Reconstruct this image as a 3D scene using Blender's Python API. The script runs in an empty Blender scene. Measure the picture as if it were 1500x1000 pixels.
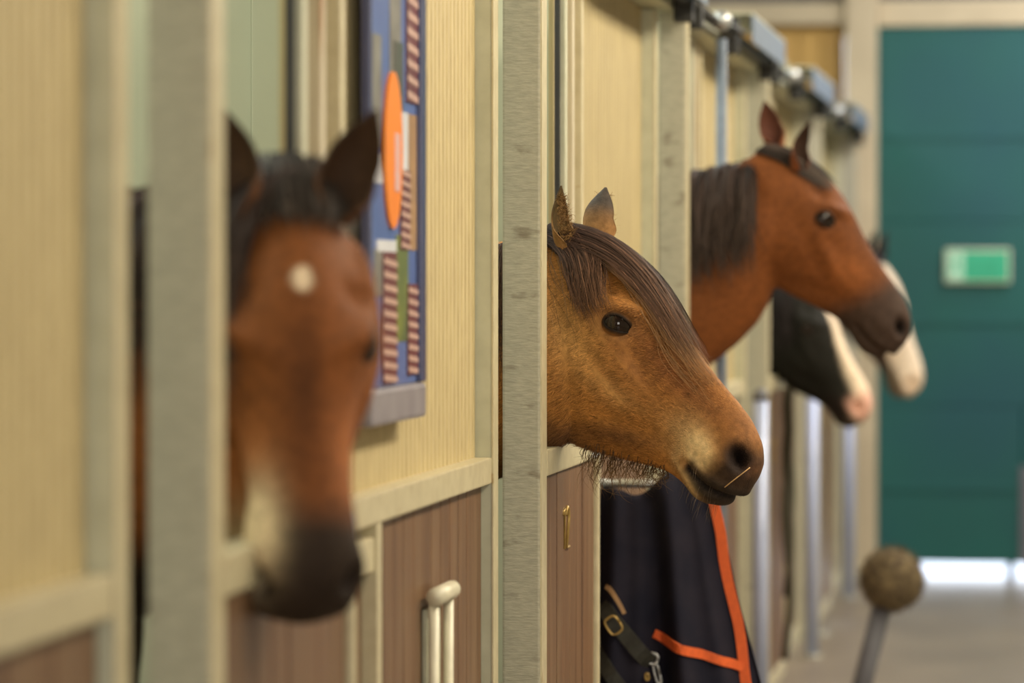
import bpy, bmesh, math, random
import numpy as np
from mathutils import Vector, Matrix

random.seed(4); rng = np.random.default_rng(4)
scene = bpy.context.scene
COL = scene.collection

# ------------------------------------------------------------------ camera
FPX = 5440.0
yaw = math.atan2(800, FPX); pit = math.atan2(85 * math.cos(yaw), FPX)
cam_d = bpy.data.cameras.new('camera'); cam = bpy.data.objects.new('camera', cam_d); COL.objects.link(cam)
cam.location = (0, 0, 1.6)
fw = Vector((-math.sin(yaw) * math.cos(pit), math.cos(yaw) * math.cos(pit), -math.sin(pit)))
rt = Vector((math.cos(yaw), math.sin(yaw), 0)); up = rt.cross(fw)
cam.rotation_euler = Matrix((rt, up, -fw)).transposed().to_euler()
cam_d.sensor_width = 36; cam_d.lens = FPX / 1500 * 36
cam_d.clip_end = 200
cam_d.dof.use_dof = True; cam_d.dof.focus_distance = 7.87; cam_d.dof.aperture_fstop = 2.5
scene.camera = cam
# ------------------------------------------------------------------ world, lights, exposure
W = bpy.data.worlds.new('World'); scene.world = W; W.use_nodes = True
bg = W.node_tree.nodes['Background']; bg.inputs[0].default_value = (.80, .88, 1.0, 1); bg.inputs[1].default_value = 3.0
scene.view_settings.view_transform = 'Standard'; scene.view_settings.look = 'None'
scene.view_settings.gamma = 1; scene.view_settings.use_curve_mapping = False
scene.view_settings.exposure = 0.45

def area(name, loc, target, sx, sy, power, color):
    d = bpy.data.lights.new(name, 'AREA'); d.shape = 'RECTANGLE'; d.size = sx; d.size_y = sy
    d.energy = power; d.color = color
    o = bpy.data.objects.new(name, d); COL.objects.link(o); o.location = loc
    z = (Vector(loc) - Vector(target)).normalized(); y = Vector((0, 1, 0)) if abs(z.y) < .7 else Vector((0, 0, 1))
    y = (y - z * y.dot(z)).normalized()
    o.rotation_euler = Matrix((y.cross(z), y, z)).transposed().to_euler()
    return o
area('added_overhead_light', (1.6, 9.6, 4.1), (-0.9, 9.6, 1.2), .9, 10, 490, (1.0, .88, .68))  # three lamps added under the closed ceiling to light aisle and stalls
area('added_overhead_light', (0.8, 17.0, 4.1), (0.2, 17.0, 1.0), 1.2, 6, 200, (.95, .93, .92))
area('added_overhead_light', (-3.0, 9.0, 4.1), (-2.8, 9.0, 0.0), 1.4, 16, 370, (.96, 1.0, .86))
area('front_fill_light', (1.2, -1.6, 2.4), (-1.0, 8.0, 1.3), 2.2, 2.2, 115, (1.0, .93, .82))  # fill lamp added behind the camera; the wall there has no opening

# ------------------------------------------------------------------ materials
def mat(name, c1, c2=None, rough=.6, metal=0., scale=(8, 8, 8), detail=6, bump=0., bscale=None, ramp=(.35, .65), spec=.5,
        attr=None, c3=None, c3scale=(3, 3, 3), c3ramp=(.55, .7), sheen=0.):
    m = bpy.data.materials.new(name); m.use_nodes = True
    nt = m.node_tree; N = nt.nodes; L = nt.links
    b = N['Principled BSDF']; b.inputs['Roughness'].default_value = rough; b.inputs['Metallic'].default_value = metal
    b.inputs['Specular IOR Level'].default_value = spec
    if sheen: b.inputs['Sheen Weight'].default_value = sheen
    tc = N.new('ShaderNodeTexCoord')
    geo = N.new('ShaderNodeNewGeometry')
    def noise(sc, det=detail):
        mp = N.new('ShaderNodeMapping'); mp.inputs['Scale'].default_value = sc
        L.new(geo.outputs['Position'], mp.inputs['Vector'])
        n = N.new('ShaderNodeTexNoise'); n.inputs['Scale'].default_value = 1; n.inputs['Detail'].default_value = det
        L.new(mp.outputs[0], n.inputs['Vector']); return n
    def mixc(f, a, bb, mode='MIX'):
        x = N.new('ShaderNodeMix'); x.data_type = 'RGBA'; x.blend_type = mode
        if isinstance(f, (int, float)): x.inputs[0].default_value = f
        else: L.new(f, x.inputs[0])
        for s, v in ((6, a), (7, bb)):
            if isinstance(v, tuple): x.inputs[s].default_value = (*v, 1)
            else: L.new(v, x.inputs[s])
        return x.outputs[2]
    def rampn(n, lo, hi):
        r = N.new('ShaderNodeMapRange'); r.inputs['From Min'].default_value = lo; r.inputs['From Max'].default_value = hi
        L.new(n.outputs['Fac'], r.inputs['Value']); return r.outputs[0]
    col = None
    if attr:
        a = N.new('ShaderNodeAttribute'); a.attribute_name = attr
        n = noise(scale); f = rampn(n, *ramp)
        k = N.new('ShaderNodeMapRange'); k.inputs['To Min'].default_value = .72; k.inputs['To Max'].default_value = 1.2
        L.new(f, k.inputs['Value'])
        cc = N.new('ShaderNodeCombineColor')
        for i in range(3): L.new(k.outputs[0], cc.inputs[i])
        col = mixc(1.0, a.outputs['Color'], cc.outputs[0], 'MULTIPLY')
    elif c2 is not None:
        n = noise(scale); col = mixc(rampn(n, *ramp), c1, c2)
    if c3 is not None:
        n3 = noise(c3scale); col = mixc(rampn(n3, *c3ramp), col if col is not None else c1, c3)
    if col is None: b.inputs['Base Color'].default_value = (*c1, 1)
    else: L.new(col, b.inputs['Base Color'])
    if bump:
        n = noise(bscale or scale); bp = N.new('ShaderNodeBump'); bp.inputs['Strength'].default_value = bump
        bp.inputs['Distance'].default_value = .004
        L.new(n.outputs['Fac'], bp.inputs['Height']); L.new(bp.outputs[0], b.inputs['Normal'])
    return m
def emit(name, c, s):
    m = bpy.data.materials.new(name); m.use_nodes = True
    b = m.node_tree.nodes['Principled BSDF']; b.inputs['Base Color'].default_value = (*c, 1)
    b.inputs['Emission Color'].default_value = (*c, 1); b.inputs['Emission Strength'].default_value = s
    return m

M = {}
M['galv'] = mat('galvanised', (.48, .455, .35), (.37, .35, .27), .55, .1, (40, 40, 130), ramp=(.3, .7), bump=.35, bscale=(60, 60, 260),
                c3=(.24, .21, .15), c3scale=(10, 10, 22), c3ramp=(.62, .72))
M['cream_steel'] = mat('cream_steel', (.58, .52, .34), (.50, .44, .28), .42, .1, (25, 25, 25), bump=.15, c3=(.40, .30, .15), c3scale=(22, 22, 22), c3ramp=(.66, .74))
M['pale_steel'] = mat('pale_steel', (.54, .54, .40), (.47, .47, .34), .5, .1, (20, 20, 20), bump=.1)
M['rust_steel'] = mat('rust_streaked_steel', (.56, .50, .36), (.50, .44, .31), .5, .1, (15, 15, 3), c3=(.30, .16, .06), c3scale=(16, 16, 2.2), c3ramp=(.50, .62))
M['ribbed'] = mat('ribbed_sheet', (.56, .46, .24), (.44, .35, .18), .6, 0, (90, 90, 14), bump=.25, ramp=(.3, .7))
M['tan_sheet'] = mat('tan_sheet', (.42, .34, .17), (.36, .29, .145), .6, 0, (20, 20, 6))
M['plank'] = mat('brown_plank', (.165, .085, .040), (.12, .060, .028), .45, 0, (30, 30, 2.2), bump=.3, bscale=(160, 160, 8), c3=(.20, .12, .062), c3scale=(12, 12, 2), c3ramp=(.45, .75))
M['partition'] = mat('partition_sheet', (.46, .47, .34), (.42, .43, .31), .6, 0, (3, 3, 3))
M['dark'] = mat('dark_rubber', (.012, .012, .011), (.02, .02, .018), .6, 0, (20, 20, 20))
M['zinc'] = mat('bright_zinc', (.62, .63, .62), (.5, .52, .53), .35, .7, (90, 90, 90))
M['bluezinc'] = mat('blue_zinc', (.16, .20, .25), (.12, .15, .20), .6, 0, (20, 20, 20))
M['tube'] = mat('tube_daylight_tint', (.46, .52, .72), (.38, .44, .62), .25, .15, (6, 6, 4))  # pale blue base colour stands in for reflected daylight
M['white'] = mat('off_white_paint', (.68, .64, .48), (.6, .56, .42), .4, 0, (20, 20, 20))
M['brass'] = mat('brass', (.50, .34, .10), (.38, .25, .08), .35, .5, (60, 60, 60))
M['floor'] = mat('concrete_floor', (.22, .175, .125), (.17, .135, .098), .38, 0, (2.2, 1.4, 2), bump=.2, bscale=(40, 40, 40), c3=(.26, .22, .18), c3scale=(1.1, .7, 1))
M['roof'] = mat('roof_sheet', (.14, .13, .12), (.10, .10, .09), .8, 0, (4, 4, 4))
M['wall'] = mat('render_wall', (.42, .38, .30), (.36, .32, .25), .8, 0, (2, 2, 2))
M['door'] = mat('green_door', (.002, .100, .086), (.002, .080, .074), .6, 0, (1.5, 1.5, 1.5), c3=(.002, .072, .090), c3scale=(.9, .9, .9), c3ramp=(.4, .7))
M['pine'] = mat('pine_board', (.58, .36, .10), (.48, .29, .08), .6, 0, (14, 14, 1.2), bump=.1)
M['beam'] = mat('cream_beam', (.56, .47, .32), (.48, .40, .27), .6, 0, (3, 3, 3))
M['outside'] = mat('pale_yard', (.75, .76, .80), (.7, .71, .75), .8, 0, (2, 2, 2))
M['eye'] = mat('eyeball', (.010, .006, .004), (.018, .010, .006), .05, 0, (40, 40, 40), spec=.35)
M['lid'] = mat('dark_skin', (.018, .012, .010), (.03, .02, .015), .4, 0, (60, 60, 60))
M['coat'] = mat('horse_coat', (0, 0, 0), None, .68, 0, (70, 70, 70), attr='coat', bump=.3, bscale=(260, 260, 260), ramp=(.3, .7), spec=.16)
M['hair'] = mat('horse_hair', (0, 0, 0), None, .62, 0, (300, 300, 300), attr='coat', spec=.14, ramp=(.2, .8))
M['rug'] = mat('navy_rug', (.012, .012, .021), (.019, .017, .026), .85, 0, (12, 12, 12), bump=.5, bscale=(500, 500, 500), spec=.1)
M['orange'] = mat('orange_binding', (.72, .12, .02), (.62, .10, .018), .7, 0, (60, 60, 60), bump=.3, bscale=(400, 400, 400))
M['strap'] = mat('black_strap', (.018, .018, .014), (.03, .03, .022), .6, 0, (80, 80, 80))
M['straw'] = mat('straw', (.62, .38, .17), (.5, .3, .12), .6, 0, (200, 200, 200))
M['bristle'] = mat('bristle', (.20, .15, .075), (.07, .05, .03), .9, 0, (40, 40, 40))
M['greypole'] = mat('grey_pole', (.13, .135, .155), (.11, .11, .13), .6, 0, (10, 10, 10))
M['rope'] = mat('dark_rope', (.05, .042, .022), (.03, .026, .014), .9, 0, (80, 80, 80))
M['frame_blue'] = mat('poster_frame', (.045, .055, .13), (.055, .065, .15), .3, .1, (10, 10, 10))
M['poster'] = mat('poster_blue', (.09, .15, .38), (.07, .12, .33), .3, 0, (6, 6, 6))
M['p_orange'] = mat('print_orange', (.90, .26, .02), (.85, .22, .02), .3, 0, (6, 6, 6))
M['p_white'] = mat('print_white', (.75, .76, .80), (.6, .62, .68), .3, 0, (9, 9, 9))
M['p_pink'] = mat('print_pink', (.75, .40, .36), (.7, .5, .5), .3, 0, (60, 60, 60))
M['p_green'] = mat('print_green', (.20, .24, .05), (.07, .11, .05), .3, 0, (8, 8, 8))
M['p_dark'] = mat('print_dark', (.05, .07, .05), (.09, .08, .06), .3, 0, (18, 18, 18))
M['p_tan'] = mat('print_tan', (.45, .27, .12), (.33, .20, .10), .3, 0, (18, 18, 18))
M['p_grey'] = mat('print_grey', (.26, .25, .22), (.17, .16, .14), .3, 0, (18, 18, 18))
M['maroon'] = mat('print_maroon', (.17, .045, .05), (.13, .035, .04), .3, 0, (18, 18, 18))
M['ropewhite'] = mat('print_rope_stripe', (.58, .38, .32), (.5, .32, .27), .3, 0, (18, 18, 18))
M['ledge'] = mat('ledge_grey', (.24, .22, .24), (.19, .17, .19), .5, 0, (14, 14, 14))
M['sign_green'] = emit('sign_green', (.03, .36, .20), .12)
M['sign_white'] = emit('sign_white', (.40, .62, .46), .2)
M['red'] = mat('pink_red_paint', (.62, .20, .15), (.6, .25, .2), .4, 0, (10, 10, 10))
M['skin_white'] = mat('white_gloss', (.8, .78, .74), (.7, .68, .66), .3, 0, (10, 10, 10))

# ------------------------------------------------------------------ mesh helpers
def finish(o, name, m, parent):
    if m: o.data.materials.append(M[m])
    COL.objects.link(o)
    if parent is not None:
        o.parent = parent; o.matrix_parent_inverse = Matrix.Translation(-parent.location)
    return o
def obj_bm(name, bm, m, parent=None, smooth=False):
    me = bpy.data.meshes.new(name); bmesh.ops.recalc_face_normals(bm, faces=bm.faces); bm.to_mesh(me); bm.free()
    if smooth:
        for p in me.polygons: p.use_smooth = True
    return finish(bpy.data.objects.new(name, me), name, m, parent)
def bm_box(bm, lo, hi, bev=0.):
    r = bmesh.ops.create_cube(bm, size=1)
    lo = Vector(lo); hi = Vector(hi)
    for v in r['verts']:
        v.co = Vector([(lo[i] + hi[i]) / 2 + v.co[i] * (hi[i] - lo[i]) for i in range(3)])
    if bev:
        es = list({e for v in r['verts'] for e in v.link_edges})
        bmesh.ops.bevel(bm, geom=es, offset=bev, segments=2, affect='EDGES', profile=.6)
def box(name, lo, hi, m, parent=None, bev=.003):
    bm = bmesh.new(); bm_box(bm, lo, hi, bev); return obj_bm(name, bm, m, parent)
def boxes(name, lst, m, parent=None, bev=.003):
    bm = bmesh.new()
    for lo, hi in lst: bm_box(bm, lo, hi, bev)
    return obj_bm(name, bm, m, parent)
def tube_mesh(pts, r, n=10, cap=True, taper=None):
    pts = [Vector(p) for p in pts]; vs = []; fs = []
    prev = None
    for i, p in enumerate(pts):
        t = (pts[min(i + 1, len(pts) - 1)] - pts[max(i - 1, 0)]).normalized()
        if prev is None:
            a = Vector((0, 0, 1)) if abs(t.z) < .9 else Vector((1, 0, 0)); s = t.cross(a).normalized()
        else:
            s = (prev - t * prev.dot(t)).normalized()
        prev = s; q = t.cross(s); rr = r if taper is None else r * taper[i]
        for k in range(n):
            a = 2 * math.pi * k / n; vs.append(p + (s * math.cos(a) + q * math.sin(a)) * rr)
    for i in range(len(pts) - 1):
        for k in range(n): fs.append((i * n + k, i * n + (k + 1) % n, (i + 1) * n + (k + 1) % n, (i + 1) * n + k))
    if cap: fs.append(tuple(range(n))[::-1]); fs.append(tuple(range((len(pts) - 1) * n, len(pts) * n)))
    return vs, fs
def mk(name, vs, fs, m, parent=None, smooth=True):
    me = bpy.data.meshes.new(name); me.from_pydata([tuple(v) for v in vs], [], fs); me.update()
    if smooth:
        for p in me.polygons: p.use_smooth = True
    return finish(bpy.data.objects.new(name, me), name, m, parent)
def tube(name, pts, r, m, parent=None, n=10, taper=None):
    v, f = tube_mesh(pts, r, n, taper=taper); return mk(name, v, f, m, parent)
def thing(name, label, cat, loc, group=None):
    o = bpy.data.objects.new(name, None); COL.objects.link(o); o.location = loc; o.empty_display_size = .1
    o['label'] = label; o['category'] = cat
    if group: o['group'] = group
    return o
def tag(o, label, cat, group=None):
    o['label'] = label; o['category'] = cat
    if group: o['group'] = group
    return o
def struct(o): o['kind'] = 'structure'; return o
def inst(src, name, loc, parent):
    c = src.copy(); c.name = name; COL.objects.link(c); c.parent = parent
    c.matrix_parent_inverse = Matrix.Translation(-parent.location); c.location = loc; return c

# ------------------------------------------------------------------ the building
struct(box('floor', (-5.1, -3, -.12), (3.2, 20.35, 0), 'floor', bev=0))
struct(box('ceiling', (-5.1, -3, 4.2), (3.2, 20.35, 4.3), 'roof', bev=0))
struct(box('wall_left', (-5.2, -3, 0), (-5.1, 20.35, 4.2), 'wall', bev=0))
struct(box('wall_right', (3.1, -3, 0), (3.2, 20.2, 4.2), 'wall', bev=0))
struct(box('wall_front', (-5.1, -3.1, 0), (3.2, -3, 4.2), 'wall', bev=0))
YB = 20.2
struct(boxes('wall_back', [((-5.1, YB + .05, 0), (-1.16, YB + .15, 4.2)), ((2.2, YB, 0), (3.1, YB + .12, 4.2)), ((-1.16, YB + .051, 2.95), (2.2, YB + .12, 4.2))], 'roof', bev=0))
struct(box('ground_outside', (-8, 20.35, -.16), (10, 60, -.04), 'outside', bev=0))
tr = struct(box('trim_1', (-1.138, YB - .14, 0), (-.968, YB + .04, 4.19), 'beam', bev=.01))
struct(box('trim_2', (-.967, YB - .05, 2.99), (2.2, YB + .05, 3.13), 'beam', bev=.01))
struct(box('trim_3', (-5.0, YB - .1, 3.0), (-1.14, YB + .04, 3.12), 'beam', bev=.01))
# pine cladding of the back wall, board by board
clad = struct(box('wall_cladding', (-3.4, YB + .02, 0), (-1.15, YB + .05, 3.0), 'pine', bev=0))
pb = box('board', (-.058, -.012, -.5), (.058, .012, .5), 'pine', clad, bev=.004); pb.location = (-1.21, YB + .005, 2.48); 
for k in range(1, 12): inst(pb, 'board', (-1.21 - .125 * k, YB + .005, 2.48), clad)
# green door in sections, daylight under it
d1 = thing('barn_door', 'dark green sectional barn door closing the far end of the aisle', 'door', (0.6, YB, 0))
for i, (a, b) in enumerate(((.096, .937), (.939, 1.937), (1.939, 2.989))):
    box('door_section', (-.967, YB - .03, a), (-.19 if i == 0 else 2.2, YB + .02, b), 'door', d1, bev=.006)
box('door_section', (-.185, YB - .03, .096), (2.2, YB + .02, .937), 'door', d1, bev=.006)
box('backing_sheet', (-.967, YB + .021, .097), (2.2, YB + .034, 2.989), 'door', d1, bev=0)  # added behind the sections to block daylight through the seams
for z in (.5, 1.4, 2.4): box('rib', (-.93, YB - .038, z - .02), (2.16, YB - .028, z + .02), 'door', d1, bev=.004)
box('wicket_frame', (-.20, YB - .05, .096), (-.13, YB - .03, .62), 'greypole', d1, bev=.004)
box('door_stop', (-.27, YB - .01, 0), (-.23, YB + .02, .1), 'greypole', d1, bev=.003)
sg = thing('exit_sign', 'green and white emergency sign on the dark green door', 'sign', (-.43, YB - .06, 1.7))
box('sign_case', (-.605, YB - .062, 1.605), (-.255, YB - .039, 1.79), 'white', sg, bev=.006)
box('sign_face', (-.595, YB - .066, 1.617), (-.265, YB - .06, 1.778), 'sign_green', sg, bev=.002)
box('pictogram_panel', (-.590, YB - .069, 1.622), (-.505, YB - .065, 1.773), 'sign_white', sg, bev=.001)
v, f = tube_mesh([(-.548, YB - .071, 1.752), (-.548, YB - .0705, 1.7521)], .010, 8)
bm = bmesh.new()
def limb(a, b, w):
    a = Vector((a[0], 0, a[1])); b = Vector((b[0], 0, b[1])); d = (b - a).normalized(); n = Vector((-d.z, 0, d.x)) * w
    q = []
    for y in (YB - .0715, YB - .069):
        for p in (a - n, a + n, b + n, b - n): q.append(bm.verts.new((p.x, y, p.z)))
    for fc in ((0, 1, 2, 3), (7, 6, 5, 4), (0, 4, 5, 1), (1, 5, 6, 2), (2, 6, 7, 3), (3, 7, 4, 0)): bm.faces.new([q[i] for i in fc])
for a, b, w in (((-.545, 1.745), (-.545, 1.765), .009), ((-.546, 1.738), (-.55, 1.695), .009), ((-.55, 1.697), (-.528, 1.675), .006), ((-.528, 1.675), (-.530, 1.645), .005),
                ((-.55, 1.697), (-.565, 1.668), .006), ((-.565, 1.668), (-.583, 1.66), .005), ((-.546, 1.735), (-.522, 1.715), .004), ((-.546, 1.735), (-.568, 1.718), .004)): limb(a, b, w)
obj_bm('running_figure', bm, 'sign_green', sg)
bm = bmesh.new()
limb((-.47, 1.697), (-.33, 1.697), .008); limb((-.36, 1.727), (-.325, 1.697), .007); limb((-.36, 1.667), (-.325, 1.697), .007)
obj_bm('arrow', bm, 'sign_green', sg)

# ------------------------------------------------------------------ the row of stalls
P0, PER = 4.62, 3.06
ordn = {0: 'nearest the camera, left of the near horse', 1: 'second, in sharp focus before the pony', 2: 'third, before the tall bay neck',
        3: 'fourth, beside the black horse', 4: 'fifth along the row', 5: 'farthest, by the back wall'}
bayn = {-1: 'at the left edge of the photo', 0: 'between the near horse and the pony', 1: 'just beyond the pony', 2: 'beyond the tall bay horse', 3: 'beyond the black horse', 4: 'at the far end of the row'}
doorn = {0: 'under the near brown horse', 1: 'under the golden brown pony', 2: 'under the tall bay horse', 3: 'under the black horse', 4: 'under the farthest, white-nosed horse', 5: 'by the back wall'}
def digits(parent, y0, z0, h, x, kind):
    # raised brass stall number, drawn from straight and bent strokes
    w = .052
    strokes = [[(0, .85), (.35, 1), (.35, 0)], [(1.0, .8), (1.25, 1), (1.7, .95), (1.8, .7), (1.0, 0), (1.9, 0)]]
    bm = bmesh.new()
    for st in strokes[:2] if kind == 2 else [strokes[0], [(1.0, .85), (1.35, 1), (1.35, 0)]]:
        vs, fs = tube_mesh([(x, y0 + p[0] * w, z0 + p[1] * h) for p in st], .004, 6)
        b = [bm.verts.new(v) for v in vs]
        for f_ in fs: bm.faces.new([b[i] for i in f_])
    obj_bm('stall_number', bm, 'brass', parent, smooth=True)
plank_src = None
def planks(parent, y0, y1, x0, x1, z0, z1, wd=.105):
    n = max(1, round((y1 - y0) / wd)); w = (y1 - y0) / n
    src = box('board', (x0, -w / 2 + .0015, z0), (x1, w / 2 - .0015, z1), 'plank', parent, bev=.004)
    src.location = (0, y0 + w / 2, 0)
    for k in range(1, n): inst(src, 'board', (random.uniform(-.0015, .0015), y0 + w * (k + .5), 0), parent)

for i in range(0, 6):
    Y = P0 + PER * i
    t = thing('stall_post', 'galvanised square steel stall post, ' + ordn[i], 'post', (-1.11, Y + .04, 0), 'posts of the stall row')
    box('shaft', (-1.15, Y, .012), (-1.07, Y + .08, 2.45), 'galv', t, bev=.005)
    box('lit_edge_strip', (-1.0725, Y + .004, .05), (-1.067, Y + .082, 2.44), 'cream_steel', t, bev=.001)  # warm light on the aisle face, put on as a cream strip
    box('base_plate', (-1.18, Y - .03, 0), (-1.03, Y + .11, .012), 'galv', t, bev=.002)
    for a, b in ((-1.165, -.015), (-1.045, -.015), (-1.165, .095), (-1.045, .095)):
        tube('bolt', [(a, Y + b, .012), (a, Y + b, .024)], .008, 'zinc', t, 6)
# fixed fronts
for i in range(-1, 5):
    Y = P0 + PER * i; e = 2.91
    t = thing('stall_screen', 'cream and brown fixed stall front ' + bayn[i], 'stall panel', (-1.17, Y + 2.1, 0), 'fixed stall fronts')
    box('end_upright', (-1.20, Y + e - .06, 0), (-1.14, Y + e, 2.385), 'pale_steel', t, bev=.004)
    box('lit_edge_strip', (-1.1405, Y + e - .062, 0.02), (-1.136, Y + e + .001, 2.38), 'cream_steel', t, bev=.001)  # bright lit edge of the upright, done as a cream strip
    box('upright', (-1.20, Y + 1.27, 1.17), (-1.145, Y + 1.31, 2.385), 'cream_steel', t, bev=.003)
    box('upright', (-1.20, Y + 1.58, 0), (-1.142, Y + 1.62, 1.194), 'cream_steel', t, bev=.003)
    box('middle_rail', (-1.20, Y + 1.27, 1.194), (-1.14, Y + e - .001, 1.247), 'cream_steel', t, bev=.004)
    box('low_rail', (-1.20, Y + 1.02, 1.112), (-1.148, Y + 1.58, 1.17), 'cream_steel', t, bev=.004)
    # ribbed sheet
    y0, y1 = Y + 1.31, Y + e - .06; n = int((y1 - y0) / .045) if i < 1 else int((y1 - y0) / .06)
    dep = .004 if i < 1 else .0025
    vs = []; fs = []; ys = []
    for k in range(n):
        a = y0 + (y1 - y0) * k / n; w = (y1 - y0) / n
        ys += [(a, 0), (a + w * .3, 0), (a + w * .4, dep), (a + w * .9, dep)]
    ys.append((y1, 0))
    for (yy, d) in ys: vs += [(-1.178 + d, yy, 1.247), (-1.178 + d, yy, 2.385), (-1.190, yy, 1.247), (-1.190, yy, 2.385)]
    for k in range(len(ys) - 1):
        q = 4 * k; fs += [(q, q + 4, q + 5, q + 1), (q + 2, q + 3, q + 7, q + 6), (q, q + 2, q + 6, q + 4), (q + 1, q + 5, q + 7, q + 3)]
    mk('ribbed_sheet', vs, fs, 'ribbed' if i < 1 else 'tan_sheet', t, smooth=False)
    planks(t, Y + 1.62, Y + e - .062, -1.185, -1.160, .08, 1.192)
    planks(t, Y + 1.02, Y + 1.578, -1.190, -1.168, .08, 1.110)
    box('bottom_rail', (-1.20, Y + 1.02, 0), (-1.15, Y + e - .062, .08), 'cream_steel', t, bev=.003)
    # slim uprights beside the head opening
    box('upright', (-1.168, Y + .96, 0), (-1.144, Y + 1.0, 2.385), 'pale_steel', t, bev=.003)
    box('seal_strip', (-1.168, Y + .943, .9), (-1.156, Y + .958, 2.38), 'dark', t, bev=.001)
    box('upright', (-1.170, Y + 1.12, 1.17), (-1.148, Y + 1.16, 2.385), 'rust_steel', t, bev=.003)
    box('filler_sheet', (-1.19, Y + 1.0, 1.17), (-1.178, Y + 1.268, 2.385), 'tan_sheet', t, bev=.001)
    # partition between two stalls
    t = thing('partition', 'pale green-grey stall partition seen through the opening ' + bayn[i], 'partition', (-3, Y + e - .04, 0), 'partitions between stalls')
    box('front_sheet', (-1.64, Y + e - .055, 0), (-1.205, Y + e - .02, 2.6), 'partition', t, bev=.003)
    box('rear_sheet', (-5.05, Y + e - .04, 0), (-1.642, Y + e - .015, 2.6), 'partition', t, bev=.003)
# sliding half doors
for i in range(0, 6):
    Y = P0 + PER * i
    t = thing('half_door', 'brown boarded half door with cream rail ' + doorn[i], 'stall door', (-1.09, Y + .5, 0), 'half doors')
    a, b = Y + .084, Y + .98
    box('top_rail', (-1.125, a, 1.194), (-1.066, b - .14, 1.249), 'cream_steel', t, bev=.004)
    box('corner_bracket', (-1.124, b - .139, 1.196), (-1.064, b, 1.248), 'zinc', t, bev=.003)
    tube('bolt', [(-1.066, b - .10, 1.224), (-1.058, b - .10, 1.224)], .009, 'dark', t, 8)
    box('stile', (-1.12, b - .028, .1), (-1.064, b, 1.194), 'cream_steel', t, bev=.006)
    box('bottom_rail', (-1.12, a, .06), (-1.07, b - .03, .12), 'cream_steel', t, bev=.003)
    planks(t, a, b - .029, -1.10, -1.075, .12, 1.193)
    digits(t, Y + .27 + (.12 if i == 1 else .05), 1.018 - (.0 if i == 1 else .10), .090, -1.0735, 2 if i == 1 else 1)
# header rails and sliding-door tracks
for i in range(-1, 6):
    Y = P0 + PER * i
    t = thing('header_rail', 'cream steel header rail over the stall ' + (doorn[i] if i >= 0 else 'at the left edge').replace('under the', 'with the'), 'rail', (-1.1, Y + 1.5, 2.4), 'header rails')
    box('beam', (-1.20, Y + .082 if i >= 0 else Y, 2.388), (-1.094, Y + PER - .002 if i < 5 else 20.04, 2.46), 'pale_steel', t, bev=.004)
    if i >= 1:
        tube('track', [(-1.058, Y + .1, 2.415), (-1.058, Y + PER - .1, 2.415)], .018, 'dark', t, 8)
        for yy in (Y + .12, Y + 1.35, Y + 2.9): box('hanger', (-1.09, yy, 2.35), (-1.035, yy + .06, 2.47), 'dark', t, bev=.004)
        mx = min(Y + 3.0, 20.0)
        if mx > Y + 1.6:
            box('hood_top', (-1.09, Y + 1.55, 2.492), (-1.0, mx, 2.498), 'pale_steel', t, bev=.001)
            box('hood_face', (-1.006, Y + 1.55, 2.40), (-1.0, mx, 2.493), 'bluezinc', t, bev=.001)
            tube('end_cap', [(-1.03, Y + .70, 2.415), (-1.03, Y + .78, 2.415)], .028, 'zinc', t, 12)
            tube('guide_rod', [(-1.03, Y + .78, 2.415), (-1.03, Y + 1.56, 2.43)], .008, 'dark', t, 8)
# tall blue-grey pole on the third stall
t = thing('tall_pole', 'slim blue-grey pole behind the tall bay horse neck', 'pole', (-1.035, 11.55, 0))
tube('pole', [(-1.035, 11.50, 0.012), (-1.035, 11.50, 2.36)], .017, 'bluezinc', t, 12)
box('foot', (-1.065, 11.47, 0), (-1.005, 11.53, .012), 'bluezinc', t, bev=.002)
# polished tube guards in front of far posts
for k, (yy, xx, lab) in enumerate(((13.05, -1.035, 'shiny pale tube guard just right of the pony nose'), (15.9, -1.04, 'shiny pale tube guard, middle of the three'), (18.9, -1.05, 'shiny pale tube guard farthest down the row'))):
    t = thing('tube_guard', lab, 'post', (xx, yy, 0), 'tube guards')
    tube('tube', [(xx, yy, .01), (xx, yy, 1.19)], .027, 'tube', t, 20)
    tube('cap', [(xx, yy, 1.19), (xx, yy, 1.215), (xx, yy, 1.232)], .0285, 'greypole', t, 20, taper=[1, .9, .45])
    tube('base_ring', [(xx, yy, 0), (xx, yy, .012)], .045, 'galv', t, 20)

# notice board on the near ribbed front
t = thing('notice_board', 'blue framed poster board with ropes and an orange oval, behind the near horse', 'poster', (-1.16, 6.28, 1.42))
Ya, Yb, Za, Zb = 6.09, 6.585, 1.425, 2.30
box('backing', (-1.150, Ya, Za), (-1.135, Yb, Zb), 'poster', t, bev=.002)
for zz in (1.6, 2.1): box('mounting_block', (-1.172, 6.30, zz), (-1.150, 6.40, zz + .06), 'frame_blue', t, bev=.002)
XP = -1.1345
boxes('frame', [((-1.150, Yb - .045, Za), (-1.124, Yb + .002, Zb)), ((-1.150, Ya - .004, Za), (-1.132, Ya + .008, Zb)), ((-1.150, Ya, Zb - .01), (-1.118, Yb, Zb + .02))], 'frame_blue', t, bev=.003)
box('ledge', (-1.17, Ya - .05, 1.362), (-1.122, Yb - .01, 1.424), 'ledge', t, bev=.008)
def printed(name, y0, y1, z0, z1, m, k=1): return box(name, (XP - .001, y0, z0), (XP + .0008 * k, y1, z1), m, t, bev=0)
def py(px): # board fraction along Y from the photograph's layout (0 at left edge of the board, 1 at the frame)
    return Ya + .012 + (Yb - .047 - Ya) * px
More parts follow.
